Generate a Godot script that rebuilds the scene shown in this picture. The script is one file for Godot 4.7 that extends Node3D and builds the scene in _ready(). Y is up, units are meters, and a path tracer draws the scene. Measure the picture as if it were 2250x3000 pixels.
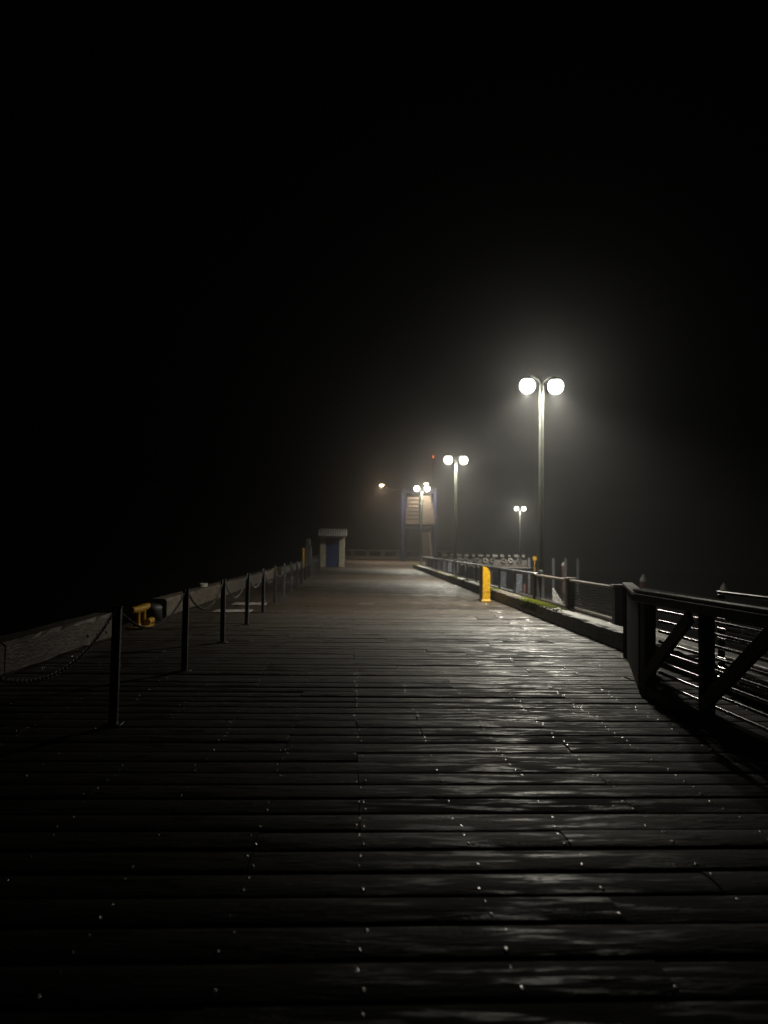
extends Node3D
# A foggy wooden pier at night. World: x right, y up, the pier runs away along -z; deck level y = 0.

const ORDINAL := ["", "first", "second", "third", "fourth", "fifth", "sixth", "seventh", "eighth", "ninth", "tenth", "eleventh", "twelfth", "thirteenth", "fourteenth", "fifteenth", "sixteenth", "seventeenth", "eighteenth"]
const LAMP_COLOR := Color(1.0, 0.98, 0.915)
const WARM_COLOR := Color(1.0, 0.88, 0.74)

var taken := {}
var rng := RandomNumberGenerator.new()
var M := {}
var bevel_cache := {}

# ------------------------------------------------------------------ shapes
func mb() -> SurfaceTool:
	var st := SurfaceTool.new()
	st.begin(Mesh.PRIMITIVE_TRIANGLES)
	return st

func tri(st: SurfaceTool, a: Vector3, b: Vector3, c: Vector3) -> void:
	st.add_vertex(a); st.add_vertex(b); st.add_vertex(c)

func face(st: SurfaceTool, a: Vector3, b: Vector3, c: Vector3, d: Vector3) -> void:
	tri(st, a, b, c); tri(st, a, c, d)

# a box with chamfered edges, centred at c
func cbox(st: SurfaceTool, c: Vector3, s: Vector3, ch := 0.006, turn := Basis()) -> void:
	st.set_smooth_group(-1)
	var h := s * 0.5
	ch = minf(ch, minf(h.x, minf(h.y, h.z)) * 0.6)
	var P := func(sx, sy, sz, ax) -> Vector3:
		var v := Vector3(sx * h.x, sy * h.y, sz * h.z)
		if ax != 0: v.x -= sx * ch
		if ax != 1: v.y -= sy * ch
		if ax != 2: v.z -= sz * ch
		return c + turn * v
	for sgn in [-1, 1]:
		var fx := [P.call(sgn, -1, -1, 0), P.call(sgn, -1, 1, 0), P.call(sgn, 1, 1, 0), P.call(sgn, 1, -1, 0)]
		var fy := [P.call(-1, sgn, -1, 1), P.call(1, sgn, -1, 1), P.call(1, sgn, 1, 1), P.call(-1, sgn, 1, 1)]
		var fz := [P.call(-1, -1, sgn, 2), P.call(-1, 1, sgn, 2), P.call(1, 1, sgn, 2), P.call(1, -1, sgn, 2)]
		for f in [fx, fy, fz]:
			if sgn < 0: face(st, f[0], f[1], f[2], f[3])
			else: face(st, f[3], f[2], f[1], f[0])
	for a in [-1, 1]:
		for b in [-1, 1]:
			var fl: bool = a * b > 0
			var ez := [P.call(a, b, -1, 0), P.call(a, b, 1, 0), P.call(a, b, 1, 1), P.call(a, b, -1, 1)]
			var ex := [P.call(-1, a, b, 1), P.call(1, a, b, 1), P.call(1, a, b, 2), P.call(-1, a, b, 2)]
			var ey := [P.call(a, -1, b, 2), P.call(a, 1, b, 2), P.call(a, 1, b, 0), P.call(a, -1, b, 0)]
			for e in [ez, ex, ey]:
				if fl: face(st, e[3], e[2], e[1], e[0])
				else: face(st, e[0], e[1], e[2], e[3])
			for d in [-1, 1]:
				var q := [P.call(a, b, d, 0), P.call(a, b, d, 1), P.call(a, b, d, 2)]
				if a * b * d > 0: tri(st, q[2], q[1], q[0])
				else: tri(st, q[0], q[1], q[2])

# a round tube through points; radii is one number or one per point
func tube(st: SurfaceTool, pts: Array, radii, seg := 8, closed := false) -> void:
	st.set_smooth_group(0)
	var n := pts.size()
	var rings := []
	var side := Vector3.ZERO
	for i in n:
		var a: Vector3 = pts[(i - 1 + n) % n] if (closed or i > 0) else pts[i]
		var b: Vector3 = pts[(i + 1) % n] if (closed or i < n - 1) else pts[i]
		var t := (b - a).normalized()
		if side == Vector3.ZERO:
			side = t.cross(Vector3.UP if absf(t.y) < 0.9 else Vector3.RIGHT).normalized()
		side = (side - t * side.dot(t)).normalized()
		var up := side.cross(t)
		var r: float = radii[i] if radii is Array else radii
		var ring := []
		for k in seg:
			var ang := TAU * k / seg
			ring.append(pts[i] + (side * cos(ang) + up * sin(ang)) * r)
		rings.append(ring)
	for i in (n if closed else n - 1):
		var p: Array = rings[i]; var q: Array = rings[(i + 1) % n]
		for k in seg:
			var k2 := (k + 1) % seg
			face(st, p[k], q[k], q[k2], p[k2])
	if not closed:
		st.set_smooth_group(-1)
		for k in seg:
			tri(st, pts[0], rings[0][k], rings[0][(k + 1) % seg])
			tri(st, pts[n - 1], rings[n - 1][(k + 1) % seg], rings[n - 1][k])

# surface of revolution round a vertical axis at c; profile = [[radius, y], ...] from bottom to top
func lathe(st: SurfaceTool, c: Vector3, profile: Array, seg := 16, turn := Basis(), smooth := true) -> void:
	for i in profile.size() - 1:
		st.set_smooth_group(0 if smooth else -1)
		for k in seg:
			var a0 := TAU * k / seg; var a1 := TAU * (k + 1) / seg
			var r0: float = profile[i][0]; var y0: float = profile[i][1]
			var r1: float = profile[i + 1][0]; var y1: float = profile[i + 1][1]
			var p00 := c + turn * Vector3(cos(a0) * r0, y0, sin(a0) * r0)
			var p01 := c + turn * Vector3(cos(a1) * r0, y0, sin(a1) * r0)
			var p10 := c + turn * Vector3(cos(a0) * r1, y1, sin(a0) * r1)
			var p11 := c + turn * Vector3(cos(a1) * r1, y1, sin(a1) * r1)
			if r0 < 1e-5: tri(st, p00, p10, p11)
			elif r1 < 1e-5: tri(st, p00, p10, p01)
			else: face(st, p00, p10, p11, p01)

# a weathered squared timber along z, centred, with uneven worn arrises
func rough_beam(st: SurfaceTool, w: float, h: float, L: float, ch: float, wear: float) -> void:
	st.set_smooth_group(-1)
	var n := maxi(2, int(L / 0.22))
	var rings := []
	for i in n + 1:
		var z := -L / 2 + L * i / n
		var ring := []
		for p in [[-1, -1, 1, 0], [-1, -1, 0, 1], [-1, 1, 0, -1], [-1, 1, 1, 0], [1, 1, -1, 0], [1, 1, 0, -1], [1, -1, 0, 1], [1, -1, -1, 0]]:
			var c := ch * rng.randf_range(0.5, 1.7)
			ring.append(Vector3(p[0] * w / 2 + p[2] * c + rng.randf_range(-wear, wear) * 0.5, p[1] * h / 2 + p[3] * c + (rng.randf_range(-wear, wear) * 0.5 if p[1] > 0 else 0.0), z + (rng.randf_range(-wear, wear) if i in [0, n] else 0.0)))
		rings.append(ring)
	for i in n:
		for k in 8:
			var k2 := (k + 1) % 8
			face(st, rings[i][k], rings[i][k2], rings[i + 1][k2], rings[i + 1][k])
	for e in [0, n]:
		for k in range(1, 7):
			tri(st, rings[e][0], rings[e][k], rings[e][k + 1])

# polygon in a plane, given thickness: points are (u, v); u along ux, v along uy, thickness along uz
func prism(st: SurfaceTool, o: Vector3, poly: PackedVector2Array, ux: Vector3, uy: Vector3, uz: Vector3, depth: float) -> void:
	st.set_smooth_group(-1)
	var idx := Geometry2D.triangulate_polygon(poly)
	var V := func(i, w): return o + ux * poly[i].x + uy * poly[i].y + uz * w
	for i in range(0, idx.size(), 3):
		tri(st, V.call(idx[i], 0.0), V.call(idx[i + 1], 0.0), V.call(idx[i + 2], 0.0))
		tri(st, V.call(idx[i + 2], depth), V.call(idx[i + 1], depth), V.call(idx[i], depth))
	for i in poly.size():
		var j := (i + 1) % poly.size()
		face(st, V.call(i, 0.0), V.call(j, 0.0), V.call(j, depth), V.call(i, depth))

# ------------------------------------------------------------------ nodes
func numbered(called: String) -> String:
	var n: int = taken.get(called, 0)
	taken[called] = n + 1
	return called if n == 0 else "%s_%03d" % [called, n]

func mesh_of(st: SurfaceTool) -> ArrayMesh:
	st.generate_normals()
	return st.commit()

func part(called: String, st, m: Material, parent: Node3D, at := Vector3.ZERO, turn := Basis()) -> MeshInstance3D:
	var o := MeshInstance3D.new()
	o.name = called
	o.mesh = mesh_of(st) if st is SurfaceTool else st
	o.material_override = m
	o.transform = Transform3D(turn, at)
	parent.add_child(o, true)
	return o

func tag(o: Node, label: String, category: String, group := "") -> void:
	o.set_meta("label", label); o.set_meta("category", category)
	if group: o.set_meta("group", group)

func thing(called: String, label: String, category: String, at := Vector3.ZERO, turn := 0.0, group := "") -> Node3D:
	var o := Node3D.new()
	o.name = numbered(called)
	add_child(o)
	o.position = at
	o.rotation.y = turn
	tag(o, label, category, group)
	return o

func copy_of(src: Node3D, called: String, label: String, at: Vector3) -> Node3D:
	var c: Node3D = src.duplicate()
	c.name = numbered(called)
	add_child(c)
	c.position = at
	c.set_meta("label", label)
	return c

func structure(called: String, m: Material, st, at := Vector3.ZERO) -> MeshInstance3D:
	var o := part(numbered(called), st, m, self, at)
	o.set_meta("kind", "structure")
	return o

# ------------------------------------------------------------------ materials
func lin(r: float, g: float, b: float) -> Color:
	return Color(r, g, b).linear_to_srgb()

func plain(r: float, g: float, b: float, rough := 0.6, metal := 0.0) -> StandardMaterial3D:
	var m := StandardMaterial3D.new()
	m.albedo_color = lin(r, g, b)
	m.roughness = rough
	m.metallic = metal
	return m

func noise(freq: float, sd: int, octaves := 4) -> FastNoiseLite:
	var n := FastNoiseLite.new()
	n.noise_type = FastNoiseLite.TYPE_SIMPLEX_SMOOTH
	n.frequency = freq
	n.seed = sd
	n.fractal_octaves = octaves
	return n

# grey noise picture between lo and hi, repeating
func grey(freq: float, sd: int, lo: float, hi: float, size := 256, octaves := 4, power := 1.0) -> ImageTexture:
	var im := noise(freq, sd, octaves).get_seamless_image(size, size, false, false, 0.15, true)
	im.convert(Image.FORMAT_L8)
	var out := Image.create(size, size, false, Image.FORMAT_L8)
	for y in size:
		for x in size:
			var v := lerpf(lo, hi, pow(im.get_pixel(x, y).r, power))
			out.set_pixel(x, y, Color(v, v, v))
	return ImageTexture.create_from_image(out)

# triplanar weathered material: mottled colour, mottled gloss and fine relief
func worn(r: float, g: float, b: float, rough: float, metal := 0.0, scale := 1.5, relief := 0.15, stretch := Vector3.ONE) -> StandardMaterial3D:
	var m := plain(r, g, b, 1.0, metal)
	m.albedo_color = lin(r * 1.35, g * 1.35, b * 1.35)
	m.albedo_texture = M.tex_mottle
	m.roughness = rough
	m.roughness_texture = M.tex_rough
	m.heightmap_enabled = true
	m.heightmap_texture = M.tex_relief
	m.heightmap_scale = relief
	m.uv1_triplanar = true
	m.uv1_scale = Vector3(scale, scale, scale) * stretch
	return m

func wood_textures() -> void:
	# one sheet of sawn, weathered planking: 4.4 m along x by four board widths along y
	var w := 1024; var h := 512
	var grain := noise(1.0, 11, 3); var wide := noise(1.0, 12, 3); var patch := noise(1.0, 13, 4); var fine := noise(1.0, 14, 2); var crack := noise(1.0, 15, 2)
	var col := Image.create(w, h, false, Image.FORMAT_RGB8)
	var rou := Image.create(w, h, false, Image.FORMAT_L8)
	var hei := Image.create(w, h, false, Image.FORMAT_L8)
	for y in h:
		var v := y / 128.0 * 0.29
		var board := floori(y / 128.0)
		for x in w:
			var u := x / float(w) * 4.4
			var off := board * 37.0
			var wob := wide.get_noise_2d(u * 0.9 + off, v * 3.0) * 0.05
			var gr := grain.get_noise_2d(u * 1.6 + off, (v + wob) * 70.0 + off)          # long streaks of grain
			var fi := fine.get_noise_2d(u * 9.0 + off, v * 190.0 + off)
			var pa := patch.get_noise_2d(u * 1.5 + off, v * 9.0 + off * 3.0)              # worn patches
			var sp := crack.get_noise_2d(u * 1.1 + off, (v + wob) * 26.0 + off)
			var split := clampf(1.0 - absf(sp) * 22.0, 0.0, 1.0) * clampf(pa * 3.0 + 0.3, 0.0, 1.0)
			var worn_ := smoothstep(-0.05, 0.38, pa + gr * 0.22 + fi * 0.12)
			var saw := sin(u * 178.0 + wide.get_noise_2d(u * 2.0 + off, v * 9.0) * 9.0) * smoothstep(0.10, 0.45, patch.get_noise_2d(u * 0.8 + 91.0 + off, v * 2.0))
			var torn := smoothstep(0.18, 0.42, crack.get_noise_2d(u * 5.0 + 50.0 + off, v * 24.0 + off))
			var tone := 0.62 - torn * 0.16 + gr * 0.25 + fi * 0.10 + worn_ * 0.28
			tone *= 1.0 - 0.55 * split
			col.set_pixel(x, y, Color(clampf(tone, 0.0, 1.0), clampf(tone * (0.93 + 0.05 * worn_), 0.0, 1.0), clampf(tone * (0.82 + 0.14 * worn_), 0.0, 1.0)))
			var ro := 0.90 - 0.50 * worn_ * (1.0 - 0.7 * torn) + saw * 0.05 + gr * 0.10 + fi * 0.06 + split * 0.3
			rou.set_pixel(x, y, Color(ro, ro, ro))
			var he := 0.55 + gr * 0.26 + fi * 0.10 + pa * 0.20 - split * 0.5 - torn * 0.28 + saw * 0.07
			hei.set_pixel(x, y, Color(he, he, he))
	M.tex_wood = ImageTexture.create_from_image(col)
	M.tex_wood_rough = ImageTexture.create_from_image(rou)
	M.tex_wood_height = ImageTexture.create_from_image(hei)

func make_materials() -> void:
	M.tex_mottle = grey(0.02, 3, 0.45, 1.0, 256, 5)
	M.tex_rough = grey(0.03, 4, 0.65, 1.0, 256, 4)
	M.tex_relief = grey(0.05, 5, 0.0, 1.0, 256, 5)
	wood_textures()
	M.plank = []
	for t in [[0.050, 0.034, 0.017, 0.80], [0.038, 0.025, 0.012, 0.88], [0.062, 0.045, 0.026, 0.74], [0.030, 0.020, 0.010, 0.98]]:
		var m := plain(t[0], t[1], t[2], t[3])
		m.albedo_texture = M.tex_wood
		m.roughness_texture = M.tex_wood_rough
		m.heightmap_enabled = true
		m.heightmap_texture = M.tex_wood_height
		m.heightmap_scale = 0.5
		m.metallic_specular = 0.44
		M.plank.append(m)
	M.timber = worn(0.105, 0.082, 0.056, 0.75, 0.0, 0.9, 0.6, Vector3(2.2, 2.2, 0.5))
	M.kerb = worn(0.105, 0.094, 0.066, 0.75, 0.0, 0.9, 0.6, Vector3(2.2, 2.2, 0.5))
	M.dark_timber = worn(0.045, 0.034, 0.026, 0.65, 0.0, 1.1, 0.4, Vector3(2.0, 0.6, 2.0))
	M.cap_timber = worn(0.16, 0.135, 0.115, 0.42, 0.0, 1.3, 0.3, Vector3(2.0, 2.0, 0.4))
	M.moss = worn(0.068, 0.078, 0.004, 0.95, 0.0, 9.0, 1.2)
	M.moss.metallic_specular = 0.1
	M.steel = worn(0.42, 0.43, 0.44, 0.42, 0.75, 2.0, 0.05)
	M.bar = worn(0.70, 0.68, 0.66, 0.26, 0.70, 4.0, 0.04)
	M.chain = worn(0.15, 0.15, 0.155, 0.5, 0.7, 4.0, 0.04)
	M.hand_rail = worn(0.34, 0.32, 0.30, 0.38, 0.2, 3.0, 0.05)
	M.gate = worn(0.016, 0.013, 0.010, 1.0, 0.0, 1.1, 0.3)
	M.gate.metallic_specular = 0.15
	M.post_paint = worn(0.075, 0.079, 0.09, 0.48, 0.1, 2.5, 0.05)
	M.dark_paint = worn(0.035, 0.037, 0.036, 0.45, 0.2, 2.0, 0.05)
	M.pole_paint = worn(0.062, 0.065, 0.052, 0.45, 0.1, 2.0, 0.05)
	M.rail_paint = worn(0.20, 0.205, 0.225, 0.45, 0.2, 2.0, 0.06)
	M.slate = worn(0.07, 0.076, 0.092, 0.55, 0.1, 2.0, 0.05)
	M.yellow = worn(0.56, 0.31, 0.010, 0.40, 0.0, 3.0, 0.05)
	M.yellow_side = worn(0.30, 0.16, 0.02, 0.6, 0.0, 3.0, 0.1)
	M.white = worn(0.72, 0.71, 0.68, 0.5, 0.0, 2.0, 0.05)
	M.concrete = worn(0.30, 0.28, 0.25, 0.85, 0.0, 0.8, 0.3)
	M.cream = worn(0.30, 0.275, 0.19, 0.8, 0.0, 1.0, 0.15)
	M.door_blue = worn(0.016, 0.028, 0.090, 0.5, 0.0, 1.0, 0.1)
	M.tower_blue = worn(0.040, 0.052, 0.16, 0.5, 0.1, 0.6, 0.1)
	M.roof = worn(0.66, 0.60, 0.57, 0.5, 0.2, 1.5, 0.05)
	M.panel = worn(0.19, 0.178, 0.165, 0.75, 0.0, 0.7, 0.2)
	M.panel_dark = worn(0.12, 0.11, 0.10, 0.75, 0.0, 0.7, 0.2)
	M.pile_red = worn(0.13, 0.030, 0.016, 0.7, 0.0, 1.0, 0.4)
	M.sign_yellow = worn(0.55, 0.30, 0.02, 0.5, 0.0, 2.0, 0.05)
	M.rubber = worn(0.010, 0.010, 0.010, 0.7, 0.0, 3.0, 0.2)
	M.grey_box = worn(0.26, 0.27, 0.25, 0.55, 0.2, 1.5, 0.05)
	M.wharf = worn(0.10, 0.078, 0.062, 0.75, 0.0, 0.5, 0.5)
	M.rope = worn(0.55, 0.53, 0.48, 0.9, 0.0, 12.0, 0.5)
	M.water = worn(0.004, 0.005, 0.006, 0.25, 0.0, 0.25, 14.0)
	M.nail = plain(0.64, 0.62, 0.59, 0.27, 1.0)
	M.lens = glow(Color(1.0, 0.985, 0.92), 19.0)
	M.lens_warm = glow(Color(1.0, 0.86, 0.70), 34.0)
	M.lens_amber = glow(Color(1.0, 0.45, 0.10), 3.0)

func glow(c: Color, e: float) -> StandardMaterial3D:
	var m := StandardMaterial3D.new()
	m.albedo_color = Color(0.9, 0.9, 0.88)
	m.emission_enabled = true
	m.emission = c
	m.emission_energy_multiplier = e
	return m

# a full-cutoff fitting: its light goes down in a wide, soft-edged cone
func downlight(parent: Node3D, at: Vector3, c: Color, e: float, size: float, angle := 77.0) -> void:
	var l := SpotLight3D.new()
	l.light_color = c
	l.light_energy = e
	l.light_size = size
	l.spot_range = 120.0
	l.spot_attenuation = 2.0
	l.spot_angle = angle
	l.spot_angle_attenuation = 1.0
	l.shadow_enabled = true
	l.name = "lamp_light"
	parent.add_child(l, true)
	l.position = at
	l.rotation_degrees = Vector3(-90, 0, 0)

func omni(parent: Node3D, at: Vector3, c: Color, e: float, size: float) -> void:
	var l := OmniLight3D.new()
	l.light_color = c
	l.light_energy = e
	l.light_size = size
	l.omni_range = 120.0
	l.omni_attenuation = 2.0
	l.shadow_enabled = true
	l.name = "lamp_light"
	parent.add_child(l, true)
	l.position = at

# ------------------------------------------------------------------ the place
func kerb_x(d: float) -> float:      # inner face of the right-hand kerb timber
	return 4.05 + 0.0125 * d

func edge_x(d: float) -> float:      # inner face of the left-hand edge timber
	return -4.02 + 0.012 * d

func plank_crown(variant: int) -> float:
	return [0.007, 0.013, 0.004, 0.010][variant % 4]

func plank_mesh(k: int, variant: int) -> ArrayMesh:
	var key := "%d_%d" % [k, variant]
	if bevel_cache.has(key): return bevel_cache[key]
	var L := k * 0.55 - 0.006
	var w := 0.258
	var st := mb()
	st.set_smooth_group(-1)
	var crown := plank_crown(variant)
	var prof := [[-w / 2, -0.075], [-w / 2, -0.007]]
	for i in 9:
		var t := -1.0 + i * 0.25
		prof.append([t * (w / 2 - 0.005), crown * (1.0 - t * t)])
	prof.append([w / 2, -0.007]); prof.append([w / 2, -0.075])
	var u0 := (1.0 - L / 4.4) * fmod(variant * 0.37, 1.0)
	var v0 := (variant % 4) * 0.25
	var run := 0.0
	for i in prof.size() - 1:
		var a: Array = prof[i]; var b: Array = prof[i + 1]
		st.set_smooth_group(-1 if i == 0 or i == prof.size() - 2 else 1)
		var s0 := clampf((a[0] + w / 2) / w, 0, 1); var s1 := clampf((b[0] + w / 2) / w, 0, 1)
		if i == 0 or i == prof.size() - 2:
			s0 = 0.1 if i == 0 else 0.9; s1 = s0 + 0.08
		var q := [[-L / 2, a, 0.0, s0], [L / 2, a, 1.0, s0], [L / 2, b, 1.0, s1], [-L / 2, b, 0.0, s1]]
		for j in [0, 1, 2, 0, 2, 3]:
			st.set_uv(Vector2(u0 + q[j][2] * L / 4.4, v0 + (0.01 + 0.98 * q[j][3]) * 0.25))
			st.add_vertex(Vector3(q[j][0], q[j][1][1], -q[j][1][0]))
	st.set_smooth_group(-1)
	for e in [-1, 1]:
		for i in range(1, prof.size() - 1):
			var t := [prof[0], prof[i], prof[i + 1]]
			if e > 0: t.reverse()
			for p in t:
				st.set_uv(Vector2(u0 + 0.01, v0 + 0.12 + p[0] * 0.1))
				st.add_vertex(Vector3(e * L / 2, p[1], -p[0]))
	var m := mesh_of(st)
	bevel_cache[key] = m
	return m

func build_deck() -> void:
	var deck := Node3D.new()
	deck.name = "pier_deck"
	add_child(deck)
	deck.set_meta("kind", "structure")
	rng.seed = 77
	var rest := []
	for i in 4: rest.append(mb())
	var made := 0
	var used := [false, false, false, false]
	var heads := []
	var D := -1.2
	while D < 62.0:
		var k := 0
		var row: int = [0, 0, 1, 1, 2, 3][rng.randi_range(0, 5)]
		var tilt := rng.randf_range(-0.022, 0.022)
		var prev := 0
		while k < 18:
			var n: int = rng.randi_range(3, 8)
			if 18 - (k + n) < 3: n = 18 - k
			if n > 8: n = 5
			var x := -4.32 + 0.55 * (k + n * 0.5)
			var tone: int = row if rng.randf() < 0.6 else [0, 0, 1, 1, 2, 3][rng.randi_range(0, 5)]
			var vr := rng.randi_range(0, 7)
			var me := plank_mesh(n, vr)
			var turn := Basis.from_euler(Vector3(tilt + rng.randf_range(-0.008, 0.008), rng.randf_range(-0.0022, 0.0022), rng.randf_range(-0.0018, 0.0018)))
			if rng.randf() < 0.5: turn = turn * Basis(Vector3.UP, PI)
			turn = turn.scaled(Vector3(1.0, 1.0, rng.randf_range(0.975, 1.022)))
			var at := Vector3(x, rng.randf_range(-0.010, 0.001), -D + rng.randf_range(-0.002, 0.002))
			if made < 300 and D > 1.5:
				part("plank", me, M.plank[tone], deck, at, turn)
				made += 1
			else:
				rest[tone].append_from(me, 0, Transform3D(turn, at))
				used[tone] = true
			for j in n + 1:
				for s in [-0.066, 0.066]:
					if j == 0 and k == 0: continue
					if rng.randf() < (0.28 if D < 9.0 else 0.70): continue
					var jx := -4.32 + 0.55 * (k + j) + (0.02 if j == 0 else (-0.02 if j == n else 0.0)) + rng.randfn(0.0, 0.016)
					if j == 0 and rng.randf() < 0.5: continue
					var on_top := Transform3D(turn, at) * (Transform3D(turn, at).affine_inverse() * Vector3(jx, 0, -D - s + rng.randf_range(-0.012, 0.012)) * Vector3(1, 0, 1) + Vector3(0, plank_crown(vr) * 0.75 + 0.0004, 0))
					heads.append(Transform3D(Basis.from_euler(Vector3(rng.randfn(0.0, 0.06), rng.randfn(0.12, 0.12), rng.randfn(0.0, 0.05))) * Basis.from_scale(Vector3(0.78, 0.78, 1.8) * rng.randf_range(0.75, 1.15)), on_top))
			prev = k
			k += n
		D += 0.268
	for i in 4:
		if used[i]:
			var o := part("far_planks", rest[i].commit(), M.plank[i], deck)
			o.set_meta("kind", "stuff")
	var hm := mb()
	lathe(hm, Vector3.ZERO, [[0.0105, -0.006], [0.0105, -0.0012], [0.0090, 0.0006], [0.0050, 0.0015], [0.0, 0.0018]], 8)
	var mm := MultiMesh.new()
	mm.transform_format = MultiMesh.TRANSFORM_3D
	mm.mesh = mesh_of(hm)
	mm.instance_count = heads.size()
	for i in heads.size(): mm.set_instance_transform(i, heads[i])
	var mi := MultiMeshInstance3D.new()
	mi.name = "nail_heads"
	mi.multimesh = mm
	mi.material_override = M.nail
	mi.set_meta("kind", "stuff")
	deck.add_child(mi)

func build_edge_timbers() -> void:
	# narrow ledge outside the railing
	var lg := mb()
	cbox(lg, Vector3(5.88, -0.06, -31.0), Vector3(0.55, 0.12, 58.0), 0.01)
	structure("pier_ledge", M.dark_timber, lg)
	# left: heavy edge timber on the deck, broken where the first cleat stands
	rng.seed = 5
	var spans := [[4.2, 9.0], [9.03, 12.9], [16.4, 22.0], [22.03, 28.0], [28.03, 34.0], [34.03, 37.6], [40.4, 46.0], [46.03, 51.0], [51.03, 56.2]]
	var runs := [[0, 1, "weathered edge timber with bolt holes before the nearest yellow cleat"], [2, 5, "long weathered edge timber between the two yellow cleats"], [6, 8, "weathered edge timber running up to the grey service cabinet"]]
	for r in runs:
		var s0: float = spans[r[0]][0]
		var t := thing("edge_timber", r[2], "timber", Vector3(edge_x(s0), 0, -s0), 0, "timbers along the left pier edge")
		for i in range(r[0], r[1] + 1):
			var a := Vector3(edge_x(spans[i][0]) - 0.17, 0.21, -spans[i][0]) - t.position
			var b := Vector3(edge_x(spans[i][1]) - 0.17, 0.21, -spans[i][1]) - t.position
			var st := mb()
			var turn := Basis(Vector3.UP, atan2(-(b - a).x, -(b - a).z))
			rough_beam(st, 0.34, 0.40, (b - a).length(), 0.03, 0.012)
			var piece := part("beam", st, M.timber, t, (a + b) / 2, turn)
			for k in 3:
				var bo := mb()
				lathe(bo, Vector3.ZERO, [[0.0, 0.0], [0.034, 0.0], [0.034, 0.012], [0.018, 0.012], [0.016, 0.02], [0.0, 0.02]], 10, Basis(Vector3.BACK, -PI / 2))
				part("bolt", bo, M.rubber, piece, Vector3(0.166, -0.05 + rng.randf_range(-0.02, 0.02), -(b - a).length() / 2 + 0.35 + k * 0.42))
	# right: kerb timber, in lengths that meet with open joints
	var kt := thing("kerb_timber", "long mossy kerb timber along the pier's railing side", "kerb", Vector3(kerb_x(3.0), 0, -3.0))
	var ks := [3.0, 5.6, 11.4, 17.45, 23.6, 30.0, 36.0, 42.0, 48.0, 58.0]
	for i in ks.size() - 1:
		var sh := rng.randf_range(-0.02, 0.02)
		var a := Vector3(kerb_x(ks[i]) + 0.15 + sh, 0.155 + sh * 0.3, -ks[i] - 0.02) - kt.position
		var b := Vector3(kerb_x(ks[i + 1]) + 0.15 + sh, 0.155 + sh * 0.3, -ks[i + 1] + 0.03) - kt.position
		var st := mb()
		rough_beam(st, 0.30, 0.30, (b - a).length(), 0.025, 0.010)
		part("beam", st, M.kerb, kt, (a + b) / 2, Basis(Vector3.UP, atan2(-(b - a).x, -(b - a).z)))
	# moss on the kerb, thickest at the joints
	var mo := mb()
	mo.set_smooth_group(0)
	for p in [[17.5, 1.5, 420], [18.3, 1.0, 140], [33.5, 1.3, 160], [56.5, 1.6, 160], [23.7, 0.6, 40], [29.8, 0.7, 50]]:
		for i in p[2]:
			var d: float = p[0] + rng.randfn(0.0, p[1] * 0.5)
			var on_face := rng.randf() < 0.25
			var x := kerb_x(d) + (0.002 if on_face else rng.randf_range(0.01, 0.28))
			var y := rng.randf_range(0.12, 0.30) if on_face else 0.305
			var r := rng.randf_range(0.02, 0.055)
			lathe(mo, Vector3(x, y, -d) - kt.position, [[r, -0.01], [r * 0.8, r * 0.25], [r * 0.4, r * 0.42], [0.0, r * 0.45]], 6, Basis(Vector3.UP, rng.randf() * TAU) if not on_face else Basis(Vector3.BACK, PI / 2))
	var mm := part("moss", mo, M.moss, kt)
	mm.set_meta("kind", "stuff")

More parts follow.
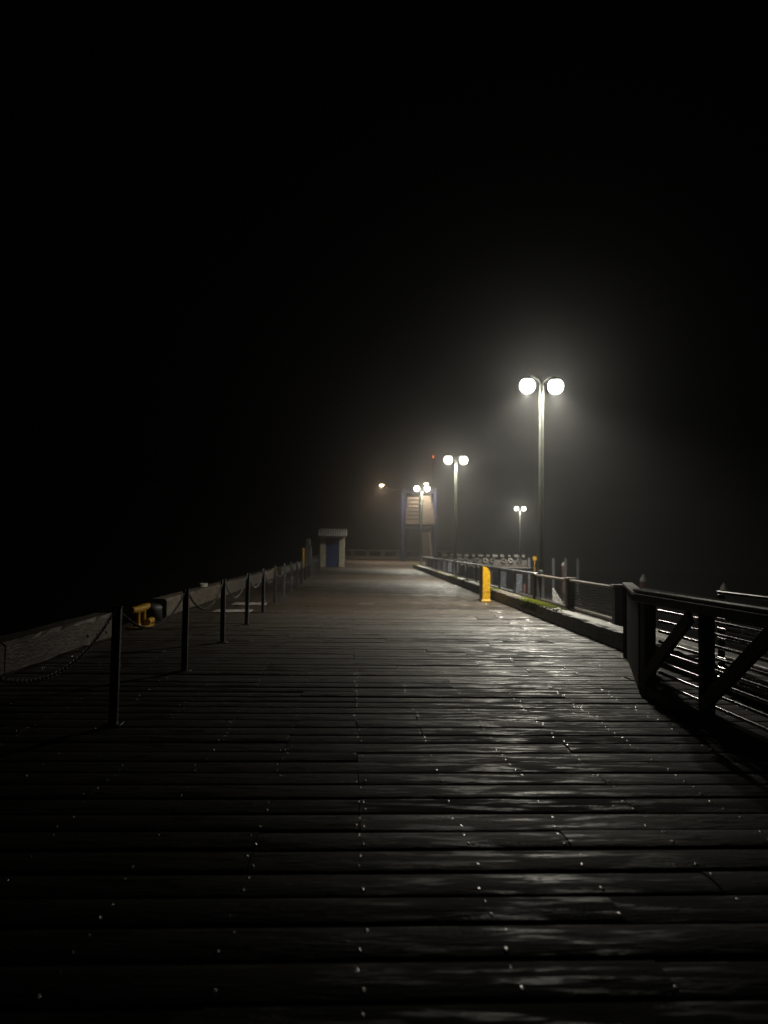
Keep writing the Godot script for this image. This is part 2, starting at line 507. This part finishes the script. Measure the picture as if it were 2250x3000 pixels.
func build_chain_posts() -> void:
	var first := 6.75
	var gap := 2.83
	var proto: Node3D
	# a post
	for i in 18:
		var d := first + gap * (i - 1)
		var label := ""
		if i == 0: label = "slim dark chain post just before the post nearest the yellow cleat"
		elif i == 1: label = "slim dark chain post beside the nearest yellow cleat"
		else: label = "slim grey chain post, %s in the row beyond the one by the cleat" % ORDINAL[i - 1]
		var at := Vector3(-2.0, 0.0, -d)
		if proto == null:
			proto = thing("chain_post", label, "post", at, 0.0, "chain posts along the deck")
			var st := mb()
			cbox(st, Vector3(0, 0.505, 0), Vector3(0.070, 0.99, 0.070), 0.006)
			part("shaft", st, M.post_paint, proto)
			st = mb()
			cbox(st, Vector3(0, 0.008, 0), Vector3(0.15, 0.014, 0.15), 0.003)
			part("base_plate", st, M.post_paint, proto)
			st = mb()
			cbox(st, Vector3(0, 1.006, 0), Vector3(0.084, 0.012, 0.084), 0.004)
			part("cap", st, M.post_paint, proto)
			for s in [-1, 1]:
				st = mb()
				var ring := []
				for k in 10: ring.append(Vector3(0, 0.975 + sin(TAU * k / 10) * 0.024, s * 0.060 + cos(TAU * k / 10) * 0.024))
				tube(st, ring, 0.006, 5, true)
				part("eye_ring", st, M.steel, proto)
		else:
			var cp := copy_of(proto, "chain_post", label, at)
			cp.rotation = Vector3(sin(i * 2.7) * 0.010, sin(i * 1.3) * 0.05, sin(i * 4.1 + 1.0) * 0.010)
	# the chains: one shape per slack
	var shapes := []
	for sag in [0.27, 0.31, 0.34]:
		var st := mb()
		var span: float = gap - 0.16
		var path := []
		for i in 401:
			var t := i / 400.0
			var u := 2.0 * t - 1.0
			path.append(Vector3(0, 0.965 - sag * (1.0 - u * u), -0.08 - span * t))
		var run := 0.0
		var next := 0.0
		var n := 0
		for i in 400:
			var a: Vector3 = path[i]; var b: Vector3 = path[i + 1]
			run += a.distance_to(b)
			if run >= next:
				next += 0.034
				var tdir := (b - a).normalized()
				var side := Vector3.RIGHT if n % 2 == 0 else tdir.cross(Vector3.RIGHT).normalized()
				var loop := []
				for k in 8:
					var ang := TAU * (k + 0.5) / 8.0
					loop.append(a + tdir * cos(ang) * 0.024 + side * sin(ang) * 0.0135)
				tube(st, loop, 0.0048, 4, true)
				n += 1
		shapes.append(mesh_of(st))
	for i in 17:
		var d := first + gap * (i - 1)
		var label := ""
		if i == 0: label = "steel chain hanging low before the post beside the yellow cleat"
		elif i == 1: label = "steel chain sagging in front of the nearest yellow cleat"
		else: label = "steel chain hung between posts, %s span past the nearest yellow cleat" % ORDINAL[i - 1]
		var o := part(numbered("chain"), shapes[[1, 0, 1, 2, 1, 2][i % 6]], M.chain, self, Vector3(-2.0, 0, -d))
		tag(o, label, "chain", "chains between the posts")

func lamp_post(label: String, at: Vector3, energy: float, proto: Node3D = null) -> Node3D:
	if proto:
		return copy_of(proto, "street_lamp", label, at)
	var t := thing("street_lamp", label, "street lamp", at, 0.0, "twin-headed lamps on the pier")
	var st := mb()
	lathe(st, Vector3.ZERO, [[0.0, 0.0], [0.15, 0.0], [0.15, 0.03], [0.105, 0.05], [0.10, 0.9], [0.082, 0.95], [0.078, 1.0], [0.0, 1.0]], 16)
	part("base", st, M.dark_paint, t)
	st = mb()
	lathe(st, Vector3(0, 1.0, 0), [[0.074, 0.0], [0.058, 4.88], [0.05, 4.93], [0.0, 4.95]], 16)
	part("pole", st, M.pole_paint, t)
	st = mb()
	tube(st, [Vector3(-0.38, 6.125, 0), Vector3(-0.25, 6.16, 0), Vector3(-0.08, 6.06, 0), Vector3(0, 5.90, 0), Vector3(0.08, 6.06, 0), Vector3(0.25, 6.16, 0), Vector3(0.38, 6.125, 0)], 0.028, 8)
	part("arm", st, M.pole_paint, t)
	for s in [-1, 1]:
		var c := Vector3(s * 0.38, 5.90, 0.0)
		st = mb()
		lathe(st, Vector3.ZERO, [[0.140, 0.145], [0.148, 0.16], [0.135, 0.19], [0.085, 0.218], [0.03, 0.235], [0.0, 0.237]], 20)
		var head := part("lamp_head", st, M.dark_paint, t, c)
		st = mb()
		lathe(st, Vector3.ZERO, [[0.0, -0.220], [0.08, -0.205], [0.145, -0.165], [0.19, -0.10], [0.207, -0.02], [0.198, 0.05], [0.17, 0.11], [0.135, 0.148], [0.0, 0.150]], 20)
		part("lamp_lens", st, M.lens, head)
		downlight(t, c + Vector3(0, -0.10, 0), LAMP_COLOR, energy, 0.10)
	return t

func build_railing() -> void:
	rng.seed = 9
	var rail_x := func(d): return kerb_x(d) + 0.68
	# timber part near the gangway: capped posts, one louvred bay
	var t := thing("timber_railing", "dark timber railing with capped posts and louvred bay beside the gangway", "railing", Vector3(rail_x.call(20.0), 0, -20.0))
	var ds := [20.4, 17.1, 13.9]
	for i in ds.size():
		var p: Vector3 = Vector3(rail_x.call(ds[i]), 0, -ds[i]) - t.position
		var st := mb()
		cbox(st, p + Vector3(0, 0.40, 0), Vector3(0.17, 0.96, 0.17), 0.01)
		var po := part("post", st, M.dark_timber, t)
		st = mb()
		cbox(st, p + Vector3(0, 0.905, 0), Vector3(0.23, 0.04, 0.23), 0.012)
		part("cap", st, M.cap_timber, po)
	for i in 2:
		var a: Vector3 = Vector3(rail_x.call(ds[i]), 0, -ds[i] + 0.09) - t.position
		var b: Vector3 = Vector3(rail_x.call(ds[i + 1]), 0, -ds[i + 1] - 0.09) - t.position
		var turn := Basis(Vector3.UP, atan2(-(b - a).x, -(b - a).z))
		var L := (b - a).length()
		var mid := (a + b) / 2
		var st := mb()
		cbox(st, Vector3.ZERO, Vector3(0.11, 0.05, L), 0.008)
		part("top_rail", st, M.cap_timber, t, mid + Vector3(0, 0.86, 0), turn)
		st = mb()
		cbox(st, Vector3.ZERO, Vector3(0.08, 0.07, L), 0.008)
		part("bottom_rail", st, M.cap_timber, t, mid + Vector3(0, 0.24, 0), turn)
		if i == 1:
			for k in 10:
				st = mb()
				cbox(st, Vector3.ZERO, Vector3(0.05, 0.012, L), 0.003)
				part("slat", st, M.slate, t, mid + Vector3(0, 0.315 + k * 0.052, 0), turn * Basis(Vector3.BACK, 0.5))
	# metal part beyond the first lamp
	t = thing("metal_railing", "long grey metal railing with flat panels between the lamps", "railing", Vector3(rail_x.call(21.0), 0, -21.0))
	var dd := 20.62
	var n := 0
	while dd < 57.0:
		var p: Vector3 = Vector3(rail_x.call(dd), 0, -dd) - t.position
		var d2 := dd + 2.6
		var q: Vector3 = Vector3(rail_x.call(d2), 0, -d2) - t.position
		var turn := Basis(Vector3.UP, atan2(-(q - p).x, -(q - p).z))
		var st := mb()
		cbox(st, p + Vector3(0, 0.40, 0), Vector3(0.075, 0.94, 0.075), 0.006)
		part("post", st, M.rail_paint, t)
		if d2 < 59.0:
			st = mb()
			cbox(st, Vector3.ZERO, Vector3(0.12, 0.045, 2.596), 0.006)
			part("top_rail", st, M.rail_paint, t, (p + q) / 2 + Vector3(0, 0.895, 0), turn)
			st = mb()
			cbox(st, Vector3.ZERO, Vector3(0.045, 0.06, 2.52), 0.006)
			part("bottom_rail", st, M.rail_paint, t, (p + q) / 2 + Vector3(0, 0.20, 0), turn)
			st = mb()
			cbox(st, Vector3.ZERO, Vector3(0.20, 0.54, 0.02), 0.004)
			part("panel", st, M.slate, t, p.lerp(q, 0.16) + Vector3(0.21, 0.50, 0), turn)
		dd = d2
		n += 1
	# white triangular board behind the rail
	var st := mb()
	prism(st, Vector3.ZERO, PackedVector2Array([Vector2(0, 0), Vector2(0.34, 0), Vector2(0.03, 0.50), Vector2(0, 0.50)]), Vector3.RIGHT, Vector3.UP, Vector3.BACK, 0.03)
	var tr := part("triangular_board", st, M.white, self, Vector3(5.50, 0.005, -20.7))
	tag(tr, "small white triangular board standing behind the railing by the lamp", "board")

func build_gangway() -> void:
	var x0 := 3.12
	var g := thing("gangway", "timber gangway with diagonal braces and steel bars beside the kerb", "gangway", Vector3(x0, 0, -8.1))
	var near := [8.10, 6.75, 5.40, 4.05]
	for d in near:
		var st := mb()
		cbox(st, Vector3(0.06, 0.52, -(d - 8.1)), Vector3(0.12, 1.03, 0.15 if d > 8.0 else 0.09), 0.01)
		part("post", st, M.dark_timber, g)
	var st := mb()
	cbox(st, Vector3(0.055, 1.115, 2.0), Vector3(0.17, 0.045, 4.4), 0.012)
	part("top_rail", st, M.hand_rail, g)
	st = mb()
	cbox(st, Vector3(-0.025, 1.045, 2.0), Vector3(0.045, 0.09, 4.3), 0.006)
	part("fascia_board", st, M.dark_timber, g)
	st = mb()
	cbox(st, Vector3(0.06, 0.066, 2.0), Vector3(0.10, 0.12, 4.25), 0.01)
	part("bottom_beam", st, M.dark_timber, g)
	for i in 3:
		var a := Vector3(-0.027, 0.20, -(near[i] - 8.1) + 0.10)
		var b := Vector3(-0.027, 0.98, -(near[i + 1] - 8.1) - 0.10)
		st = mb()
		cbox(st, Vector3.ZERO, Vector3(0.045, 0.13, (b - a).length() - 0.06), 0.006)
		part("brace", st, M.dark_timber, g, (a + b) / 2, Basis(Vector3.RIGHT, atan2(-(b - a).y, (b - a).z)))
	for k in 8:
		st = mb()
		tube(st, [Vector3(0.165, 0.16 + k * 0.108, 0.05), Vector3(0.165, 0.16 + k * 0.108, 4.2)], 0.017, 10)
		part("bar", st, M.bar, g)
	# the other side, along the kerb
	for d in [8.45, 6.95, 5.45, 3.95]:
		st = mb()
		cbox(st, Vector3(1.03, 0.54, -(d - 8.1)), Vector3(0.06, 1.07, 0.06), 0.006)
		part("post", st, M.dark_paint, g)
	st = mb()
	cbox(st, Vector3(1.03, 1.095, 1.95), Vector3(0.11, 0.04, 4.6), 0.008)
	part("top_rail", st, M.hand_rail, g)
	for k in 8:
		st = mb()
		tube(st, [Vector3(0.985, 0.16 + k * 0.108, -0.33), Vector3(0.985, 0.16 + k * 0.108, 4.2)], 0.017, 10)
		part("bar", st, M.bar, g)
	# boarded wing that closes the corner between kerb and gangway
	var A := Vector3(4.0, 0, -10.95); var B := Vector3(3.16, 0, -8.26)
	var w := thing("boarded_gate", "dark boarded gate closing the gap between kerb and gangway", "gate", A)
	var v := B - A
	var turn := Basis(Vector3.UP, atan2(-v.x, -v.z))
	st = mb()
	cbox(st, Vector3(0, 0.53, 0), Vector3(0.10, 1.05, 0.10), 0.01)
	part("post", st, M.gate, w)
	st = mb()
	cbox(st, Vector3.ZERO, Vector3(0.14, 0.045, v.length() - 0.16), 0.008)
	part("top_rail", st, M.dark_timber, w, v * 0.5 + Vector3(0, 1.07, 0), turn)
	var nb := 13
	for i in nb:
		st = mb()
		cbox(st, Vector3.ZERO, Vector3(0.03, 1.0, (v.length() - 0.2) / nb - 0.008), 0.004)
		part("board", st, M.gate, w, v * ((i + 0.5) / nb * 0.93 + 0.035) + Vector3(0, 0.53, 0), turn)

func build_deck_things() -> void:
	# yellow hooded pedestal in front of the kerb
	var t := thing("yellow_bollard", "bright yellow hooded bollard with rounded top against the kerb", "bollard", Vector3(3.97, 0, -22.4))
	var poly := PackedVector2Array([Vector2(-0.10, 0.06), Vector2(0.115, 0.06), Vector2(0.115, 0.78)])
	for i in 9:
		var a := i / 8.0 * PI / 2
		poly.append(Vector2(0.115 - 0.20 + 0.20 * cos(a), 0.78 + 0.25 * sin(a)))
	poly.append(Vector2(-0.10, 1.03))
	var st := mb()
	prism(st, Vector3(0, 0, 0.15), poly, Vector3.RIGHT, Vector3.UP, Vector3.FORWARD, 0.58)
	part("hood", st, M.yellow, t)
	st = mb()
	cbox(st, Vector3(0, 0.032, -0.14), Vector3(0.28, 0.06, 0.64), 0.01)
	part("base_plate", st, M.yellow, t)
	st = mb()
	cbox(st, Vector3(-0.005, 0.30, 0.153), Vector3(0.23, 0.012, 0.006), 0.002)
	part("seam", st, M.yellow_side, t)
	# mooring cleats in the gaps of the edge timber
	var proto: Node3D
	for c in [[14.5, "large yellow mooring cleat behind the nearest sagging chain"], [39.0, "far yellow mooring cleat in the second gap of the edge timber"]]:
		var at := Vector3(-3.86, 0, -c[0])
		if proto:
			copy_of(proto, "mooring_cleat", c[1], at)
			continue
		proto = thing("mooring_cleat", c[1], "cleat", at, 0.0, "yellow mooring cleats")
		st = mb()
		tube(st, [Vector3(0, 0.375, 0.56), Vector3(0, 0.365, 0.50), Vector3(0, 0.35, 0.2), Vector3(0, 0.35, -0.2), Vector3(0, 0.365, -0.50), Vector3(0, 0.375, -0.56)], [0.045, 0.058, 0.066, 0.066, 0.058, 0.045], 14)
		part("horn", st, M.yellow, proto)
		for s in [-1, 1]:
			st = mb()
			lathe(st, Vector3(0, 0.03, s * 0.20), [[0.10, 0.0], [0.075, 0.03], [0.058, 0.10], [0.052, 0.22], [0.06, 0.30]], 12)
			part("leg", st, M.yellow, proto)
		st = mb()
		cbox(st, Vector3(0.02, 0.022, 0), Vector3(0.30, 0.04, 0.78), 0.012)
		part("base_plate", st, M.yellow, proto)
		st = mb()
		tube(st, [Vector3(0.10, 0.10, -0.12), Vector3(0.10, 0.10, -0.46)], 0.062, 12)
		part("roller", st, M.yellow, proto)
	# black tarred pile head in the gap
	var ring := []
	st = mb()
	lathe(st, Vector3.ZERO, [[0.0, 0.0], [0.25, 0.0], [0.24, 0.22], [0.245, 0.28], [0.19, 0.33], [0.08, 0.345], [0.0, 0.345]], 14)
	tag(part("pile_head", st, M.rubber, self, Vector3(-4.04, 0, -15.9)), "black tarred pile head standing in the gap behind the cleat", "pile")
	# a bundle of pale rope on the edge timber
	st = mb()
	for j in 3:
		ring = []
		for k in 14: ring.append(Vector3(cos(TAU * k / 14) * 0.10, 0.02 + j * 0.032, sin(TAU * k / 14) * (0.20 - j * 0.02)))
		tube(st, ring, 0.018, 6, true)
	tag(part("rope_coil", st, M.rope, self, Vector3(edge_x(21.0) - 0.17, 0.412, -21.0)), "pale coil of rope lying on the edge timber", "rope")
	# cover plates let into the deck; last, a bright strip imitating a plank glint
	for p in [[-2.72, 18.3, 0.86, 0.75, "pale steel cover plate on the deck outside the chain posts"], [-2.62, 20.6, 0.86, 0.9, "second pale steel cover plate, next toward the kiosk"], [0.45, 20.9, 0.42, 0.10, "small bright steel strip standing in for a plank glint in the middle of the deck"]]:
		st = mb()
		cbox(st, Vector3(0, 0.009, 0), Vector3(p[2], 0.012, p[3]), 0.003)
		tag(part(numbered("cover_or_glint_plate"), st, M.steel if p[2] < 0.5 else M.concrete, self, Vector3(p[0], 0.0, -p[1])), p[4], "cover plate")

func build_kiosk() -> void:
	var k := thing("kiosk", "small cream kiosk with blue door and ribbed roof at the chain's end", "kiosk", Vector3(-1.33, 0, -58.5))
	var st := mb()
	var w := 1.86; var h := 2.32; var d := 1.9
	for s in [-1, 1]:
		st = mb()
		cbox(st, Vector3(s * (w / 2 - 0.21), h / 2, 0), Vector3(0.42, h, 0.14), 0.01)
		part("front_wall", st, M.cream, k)
		st = mb()
		cbox(st, Vector3(s * (w / 2 - 0.07), h / 2, -d / 2 - 0.002), Vector3(0.14, h, d - 0.15), 0.01)
		part("side_wall", st, M.cream, k)
	st = mb()
	cbox(st, Vector3(0, h - 0.07, 0), Vector3(1.0, 0.14, 0.13), 0.01)
	part("lintel", st, M.cream, k)
	st = mb()
	cbox(st, Vector3(0, h / 2, -d), Vector3(w, h, 0.12), 0.01)
	part("back_wall", st, M.cream, k)
	st = mb()
	cbox(st, Vector3(0, (h - 0.15) / 2 + 0.005, 0.0), Vector3(0.985, h - 0.16, 0.06), 0.008)
	var door := part("door", st, M.door_blue, k)
	st = mb()
	tube(st, [Vector3(0.40, 0.95, 0.03), Vector3(0.40, 0.95, 0.08), Vector3(0.40, 1.10, 0.08), Vector3(0.40, 1.10, 0.03)], 0.012, 6)
	part("handle", st, M.steel, door)
	# ribbed roof, pitched toward the door
	var slope := Basis(Vector3.RIGHT, 0.22)
	st = mb()
	cbox(st, Vector3.ZERO, Vector3(2.18, 0.05, 2.5), 0.01)
	var roof := part("roof", st, M.panel_dark, k, Vector3(0, h + 0.275, -0.85), slope)
	for i in 12:
		st = mb()
		tube(st, [Vector3(-1.03 + i * 0.187, 0.045, 1.29), Vector3(-1.03 + i * 0.187, 0.045, -1.24)], 0.055, 8)
		part("rib", st, M.roof, roof)
	st = mb()
	prism(st, Vector3(-w / 2, h, 0.06), PackedVector2Array([Vector2(0, 0.0), Vector2(2.0, 0.0), Vector2(2.0, 0.47), Vector2(0, 0.03)]), Vector3.FORWARD, Vector3.UP, Vector3.RIGHT, w)
	part("gable", st, M.cream, k)
	# service cabinet and yellow post beyond the chain
	var c := thing("service_cabinet", "grey two-part service cabinet left of the kiosk", "cabinet", Vector3(-3.08, 0, -57.4))
	st = mb()
	cbox(st, Vector3(0, 0.76, 0), Vector3(0.50, 1.50, 0.40), 0.02)
	part("lower_box", st, M.grey_box, c)
	st = mb()
	cbox(st, Vector3(-0.04, 1.81, 0), Vector3(0.36, 0.58, 0.30), 0.03)
	part("upper_box", st, M.grey_box, c)
	st = mb()
	cbox(st, Vector3(0.02, 0.85, 0.204), Vector3(0.40, 1.1, 0.012), 0.004)
	part("door", st, M.grey_box, c)
	var y := thing("yellow_post", "thick yellow post beside the grey service cabinet", "post", Vector3(-3.48, 0, -57.0))
	st = mb()
	lathe(st, Vector3.ZERO, [[0.135, 0.0], [0.135, 1.28], [0.11, 1.38], [0.05, 1.43], [0.0, 1.44]], 16)
	part("shaft", st, M.yellow, y)
	st = mb()
	lathe(st, Vector3.ZERO, [[0.20, 0.002], [0.20, 0.025], [0.14, 0.03]], 16)
	part("base_plate", st, M.yellow, y)

func build_far_wharf() -> void:
	var st := mb()
	cbox(st, Vector3(2.75, -0.20, -83.0), Vector3(13.4, 0.36, 41.6), 0.02)
	structure("wharf", M.wharf, st)
	# parapet at the far end
	var p := thing("parapet", "pale concrete parapet with openings across the far wharf end", "parapet", Vector3(3.0, 0, -101.0))
	st = mb()
	cbox(st, Vector3(2.6, 0.17, 0), Vector3(19.0, 0.36, 0.3), 0.02)
	part("kerb", st, M.concrete, p)
	st = mb()
	cbox(st, Vector3(2.6, 1.12, 0), Vector3(19.0, 0.17, 0.28), 0.02)
	part("coping", st, M.concrete, p)
	for i in 10:
		for s in [-0.13, 0.13]:
			st = mb()
			cbox(st, Vector3(-6.6 + i * 1.98 + s, 0.692, 0), Vector3(0.17, 0.68, 0.24), 0.01)
			part("baluster", st, M.concrete, p)
	# boarding tower
	var t := thing("boarding_tower", "tall blue steel boarding tower with pale hoisted ramp", "tower", Vector3(8.0, 0, -88.0))
	for l in [[-1.95, 0.0], [-1.62, -1.7], [1.80, 0.0], [1.62, -1.7]]:
		st = mb()
		tube(st, [Vector3(l[0], -0.02, l[1]), Vector3(l[0], 8.4, l[1])], 0.21, 12)
		part("leg", st, M.tower_blue, t)
	for y in [8.05, 3.9]:
		for z in [0.0, -1.7]:
			st = mb()
			cbox(st, Vector3(-0.05, y, z - 0.002), Vector3(3.4, 0.28, 0.24), 0.01)
			part("cross_beam", st, M.tower_blue, t)
	# hoisted ramp: banded left half, plain right half that narrows upward
	for i in 7:
		st = mb()
		cbox(st, Vector3(-0.85, 4.55 + i * 0.44, 0.20), Vector3(1.35, 0.30 if i % 2 == 0 else 0.36, 0.10), 0.02)
		part("ramp_slat", st, M.panel if i > 3 else M.panel_dark, t)
	st = mb()
	cbox(st, Vector3(-1.58, 5.2, 0.24), Vector3(0.08, 1.6, 0.10), 0.01)
	part("ramp_edge", st, M.panel, t)
	st = mb()
	prism(st, Vector3(0.28, 4.42, 0.26), PackedVector2Array([Vector2(0, 0), Vector2(1.36, 0), Vector2(1.28, 1.2), Vector2(0.84, 3.1), Vector2(0.04, 3.1)]), Vector3.RIGHT, Vector3.UP, Vector3.FORWARD, 0.14)
	part("ramp_side", st, M.panel, t)
	st = mb()
	cbox(st, Vector3(0.0, 4.30, 0.2), Vector3(3.2, 0.16, 0.5), 0.02)
	part("ramp_sill", st, M.panel_dark, t)
	st = mb()
	prism(st, Vector3(0.0, 0.02, 0.22), PackedVector2Array([Vector2(0, 0), Vector2(1.30, 0), Vector2(1.10, 2.4), Vector2(1.0, 3.25), Vector2(0.08, 3.3)]), Vector3.RIGHT, Vector3.UP, Vector3.FORWARD, 0.12)
	part("stair_side", st, M.panel_dark, t)
	st = mb()
	tube(st, [Vector3(1.42, 0.02, 0.32), Vector3(1.16, 2.4, 0.32), Vector3(1.04, 3.2, 0.32), Vector3(0.9, 3.3, 0.32)], 0.06, 6)
	part("stair_rail", st, M.white, t)
	st = mb()
	tube(st, [Vector3(-1.95, 8.4, 0.1), Vector3(-3.0, 8.15, 0.1), Vector3(-3.7, 8.35, 0.6), Vector3(-4.45, 8.72, 1.2)], 0.05, 6)
	part("arm", st, M.steel, t)
	st = mb()
	tube(st, [Vector3(0.5, 8.2, 0.1), Vector3(0.5, 8.9, 0.5), Vector3(0.5, 8.97, 1.6)], 0.05, 6)
	part("arm", st, M.steel, t)
	for a in [Vector3(-4.52, 8.62, 1.2), Vector3(0.5, 8.80, 1.6)]:
		st = mb()
		lathe(st, Vector3.ZERO, [[0.24, 0.02], [0.26, 0.05], [0.18, 0.13], [0.0, 0.15]], 14)
		var head := part("lamp_head", st, M.dark_paint, t, a)
		st = mb()
		lathe(st, Vector3.ZERO, [[0.0, -0.22], [0.12, -0.19], [0.20, -0.11], [0.235, 0.0], [0.0, 0.03]], 14)
		part("lamp_lens", st, M.lens_warm, head)
		downlight(t, a + Vector3(0, -0.06, 0), WARM_COLOR, 75.0, 0.08, 86.0)
	st = mb()
	tube(st, [Vector3(1.62, 8.3, -1.7), Vector3(1.62, 12.1, -1.7)], 0.05, 6)
	var mast := part("mast", st, M.tower_blue, t)
	st = mb()
	lathe(st, Vector3(1.62, 12.1, -1.7), [[0.0, 0.0], [0.09, 0.02], [0.10, 0.20], [0.05, 0.28], [0.0, 0.3]], 10)
	part("warning_light", st, M.lens_amber, mast)
	omni(t, Vector3(1.62, 12.25, -1.7), Color(1.0, 0.35, 0.05), 0.2, 0.05)

func build_side_dock() -> void:
	rng.seed = 21
	# low dock that branches off to the right
	var st := mb()
	cbox(st, Vector3(13.9, -0.46, -80.0), Vector3(8.6, 0.30, 9.0), 0.02)
	structure("side_dock", M.dark_timber, st)
	var w := thing("dock_rail", "low pale boarded rail with tyre fenders along the side dock", "railing", Vector3(9.75, -0.31, -82.0))
	st = mb()
	cbox(st, Vector3(4.6, 0.335, -0.12), Vector3(9.4, 0.65, 0.10), 0.01)
	part("wall", st, M.panel_dark, w)
	for i in 12:
		st = mb()
		cbox(st, Vector3(0.40 + i * 0.77, 1.09, 0.0), Vector3([0.50, 0.30, 0.56, 0.40, 0.24][i % 5], [0.26, 0.20, 0.24, 0.28][i % 4], 0.30), 0.02)
		part("cap_board", st, M.panel, w)
		st = mb()
		cbox(st, Vector3(0.40 + i * 0.77, 0.81, -0.12), Vector3(0.10, 0.335, 0.10), 0.01)
		part("strut", st, M.panel_dark, w)
	for i in 9:
		st = mb()
		var ring := []
		for k in 14: ring.append(Vector3(0.9 + i * 0.95 + sin(i * 2.3) * 0.16 + cos(TAU * k / 14) * 0.20, 0.58 + sin(TAU * k / 14) * 0.20, 0.03))
		tube(st, ring, 0.08, 6, true)
		part("fender", st, M.concrete if i % 3 == 1 else M.panel_dark, w)
	# lamp on it is built with the other lamps; pale posts in a row
	var proto: Node3D
	for i in 5:
		var at := Vector3(19.35 + i * 1.33, -1.0, -82.4)
		var label := "pale upright dock post, %s in the row right of the round sign" % ORDINAL[i] if i > 0 else "pale upright dock post just left of the yellow sign"
		if proto:
			copy_of(proto, "dock_post", label, at)
			continue
		proto = thing("dock_post", label, "post", at, 0, "pale posts on the side dock")
		st = mb()
		cbox(st, Vector3(0, -0.6, 0), Vector3(0.24, 4.2, 0.20), 0.02)
		part("shaft", st, M.rail_paint, proto)
		st = mb()
		prism(st, Vector3(-0.12, 1.5, 0.10), PackedVector2Array([Vector2(0, 0), Vector2(0.24, 0), Vector2(0.06, 0.14)]), Vector3.RIGHT, Vector3.UP, Vector3.FORWARD, 0.2)
		part("cap", st, M.rail_paint, proto)
	var s := thing("dock_sign", "yellow round-topped sign on a thin post on the side dock", "sign", Vector3(19.75, -0.87, -81.6))
	st = mb()
	cbox(st, Vector3(0, -0.7, 0), Vector3(0.09, 3.8, 0.06), 0.01)
	part("post", st, M.sign_yellow, s)
	st = mb()
	var poly := PackedVector2Array()
	for k in 12: poly.append(Vector2(cos(TAU * k / 12) * 0.23, 1.42 + sin(TAU * k / 12) * 0.26))
	prism(st, Vector3(0, 0, 0.06), poly, Vector3.RIGHT, Vector3.UP, Vector3.FORWARD, 0.03)
	part("plate", st, M.sign_yellow, s)
	# capped piles standing in the water
	var pl := [[19.1, 83.5, 0.17, "red-brown pile with white cone cap, nearest the yellow sign"], [23.4, 83.5, 0.22, "red-brown pile with white cone cap past the pale dock posts"], [17.4, 45.0, 0.17, "red-brown white-capped pile standing alone beyond the louvred railing"], [19.6, 39.6, -0.06, "red-brown white-capped pile beyond the gangway rail"]]
	proto = null
	for p in pl:
		var at := Vector3(p[0], p[2], -p[1])
		if proto:
			copy_of(proto, "mooring_pile", p[3], at)
			continue
		proto = thing("mooring_pile", p[3], "pile", at, 0, "white-capped mooring piles")
		st = mb()
		lathe(st, Vector3.ZERO, [[0.19, -5.5], [0.165, -0.40], [0.0, -0.40]], 14)
		part("shaft", st, M.pile_red, proto)
		st = mb()
		lathe(st, Vector3.ZERO, [[0.19, -0.46], [0.205, -0.44], [0.20, -0.36], [0.12, -0.18], [0.03, -0.01], [0.0, 0.0]], 16)
		part("cone_cap", st, M.white, proto)

func _ready() -> void:
	# camera
	var cam := Camera3D.new()
	cam.name = "camera"
	add_child(cam)
	cam.fov = 67.3
	cam.near = 0.05
	cam.far = 1500.0
	cam.position = Vector3(0, 1.55, 0)
	cam.rotation_order = EULER_ORDER_YXZ
	cam.rotation_degrees = Vector3(2.62, -2.5, 0.75)
	cam.current = true
	var lens := CameraAttributesPhysical.new()
	lens.frustum_focal_length = 18.03
	lens.frustum_focus_distance = 8.0
	lens.exposure_aperture = 0.95
	cam.attributes = lens
	cam.fov = 67.3
	# sky, fog, exposure: a foggy night, no sun
	var e := Environment.new()
	e.background_mode = Environment.BG_SKY
	var sm := ProceduralSkyMaterial.new()
	sm.sky_top_color = lin(0.00008, 0.00009, 0.00011)
	sm.sky_horizon_color = lin(0.00012, 0.00012, 0.00012)
	sm.ground_bottom_color = lin(0.00006, 0.00006, 0.00006)
	sm.ground_horizon_color = lin(0.0001, 0.0001, 0.0001)
	e.sky = Sky.new()
	e.sky.sky_material = sm
	e.tonemap_mode = Environment.TONE_MAPPER_LINEAR
	e.tonemap_exposure = 0.94
	e.volumetric_fog_enabled = true
	e.volumetric_fog_density = 0.0055
	e.volumetric_fog_albedo = Color(1.0, 1.0, 1.0)
	e.volumetric_fog_anisotropy = 0.93
	e.sdfgi_enabled = true
	e.ssao_enabled = true
	e.ssil_enabled = true
	var we := WorldEnvironment.new()
	we.name = "night_air"
	we.environment = e
	add_child(we)
	make_materials()
	# setting
	var st := mb()
	cbox(st, Vector3(0, -0.5, 0), Vector3(240, 1.0, 240), 0.01)
	structure("water", M.water, st, Vector3(0, -3.2, -60))
	build_deck()
	build_edge_timbers()
	build_far_wharf()
	build_side_dock()
	# things
	var lamp := lamp_post("twin-headed street lamp behind the kerb by the louvred railing", Vector3(5.03, 0, -20.1), 110.0)
	lamp_post("twin-headed street lamp midway along the metal railing", Vector3(5.16, 0, -37.6), 110.0, lamp)
	lamp_post("twin-headed street lamp at the far railing end, before the blue tower", Vector3(5.22, 0, -56.2), 110.0, lamp)
	lamp_post("twin-headed street lamp standing out on the side dock", Vector3(17.4, -0.80, -78.2), 110.0, lamp).position.y = -0.2
	build_railing()
	build_gangway()
	build_chain_posts()
	build_deck_things()
	build_kiosk()
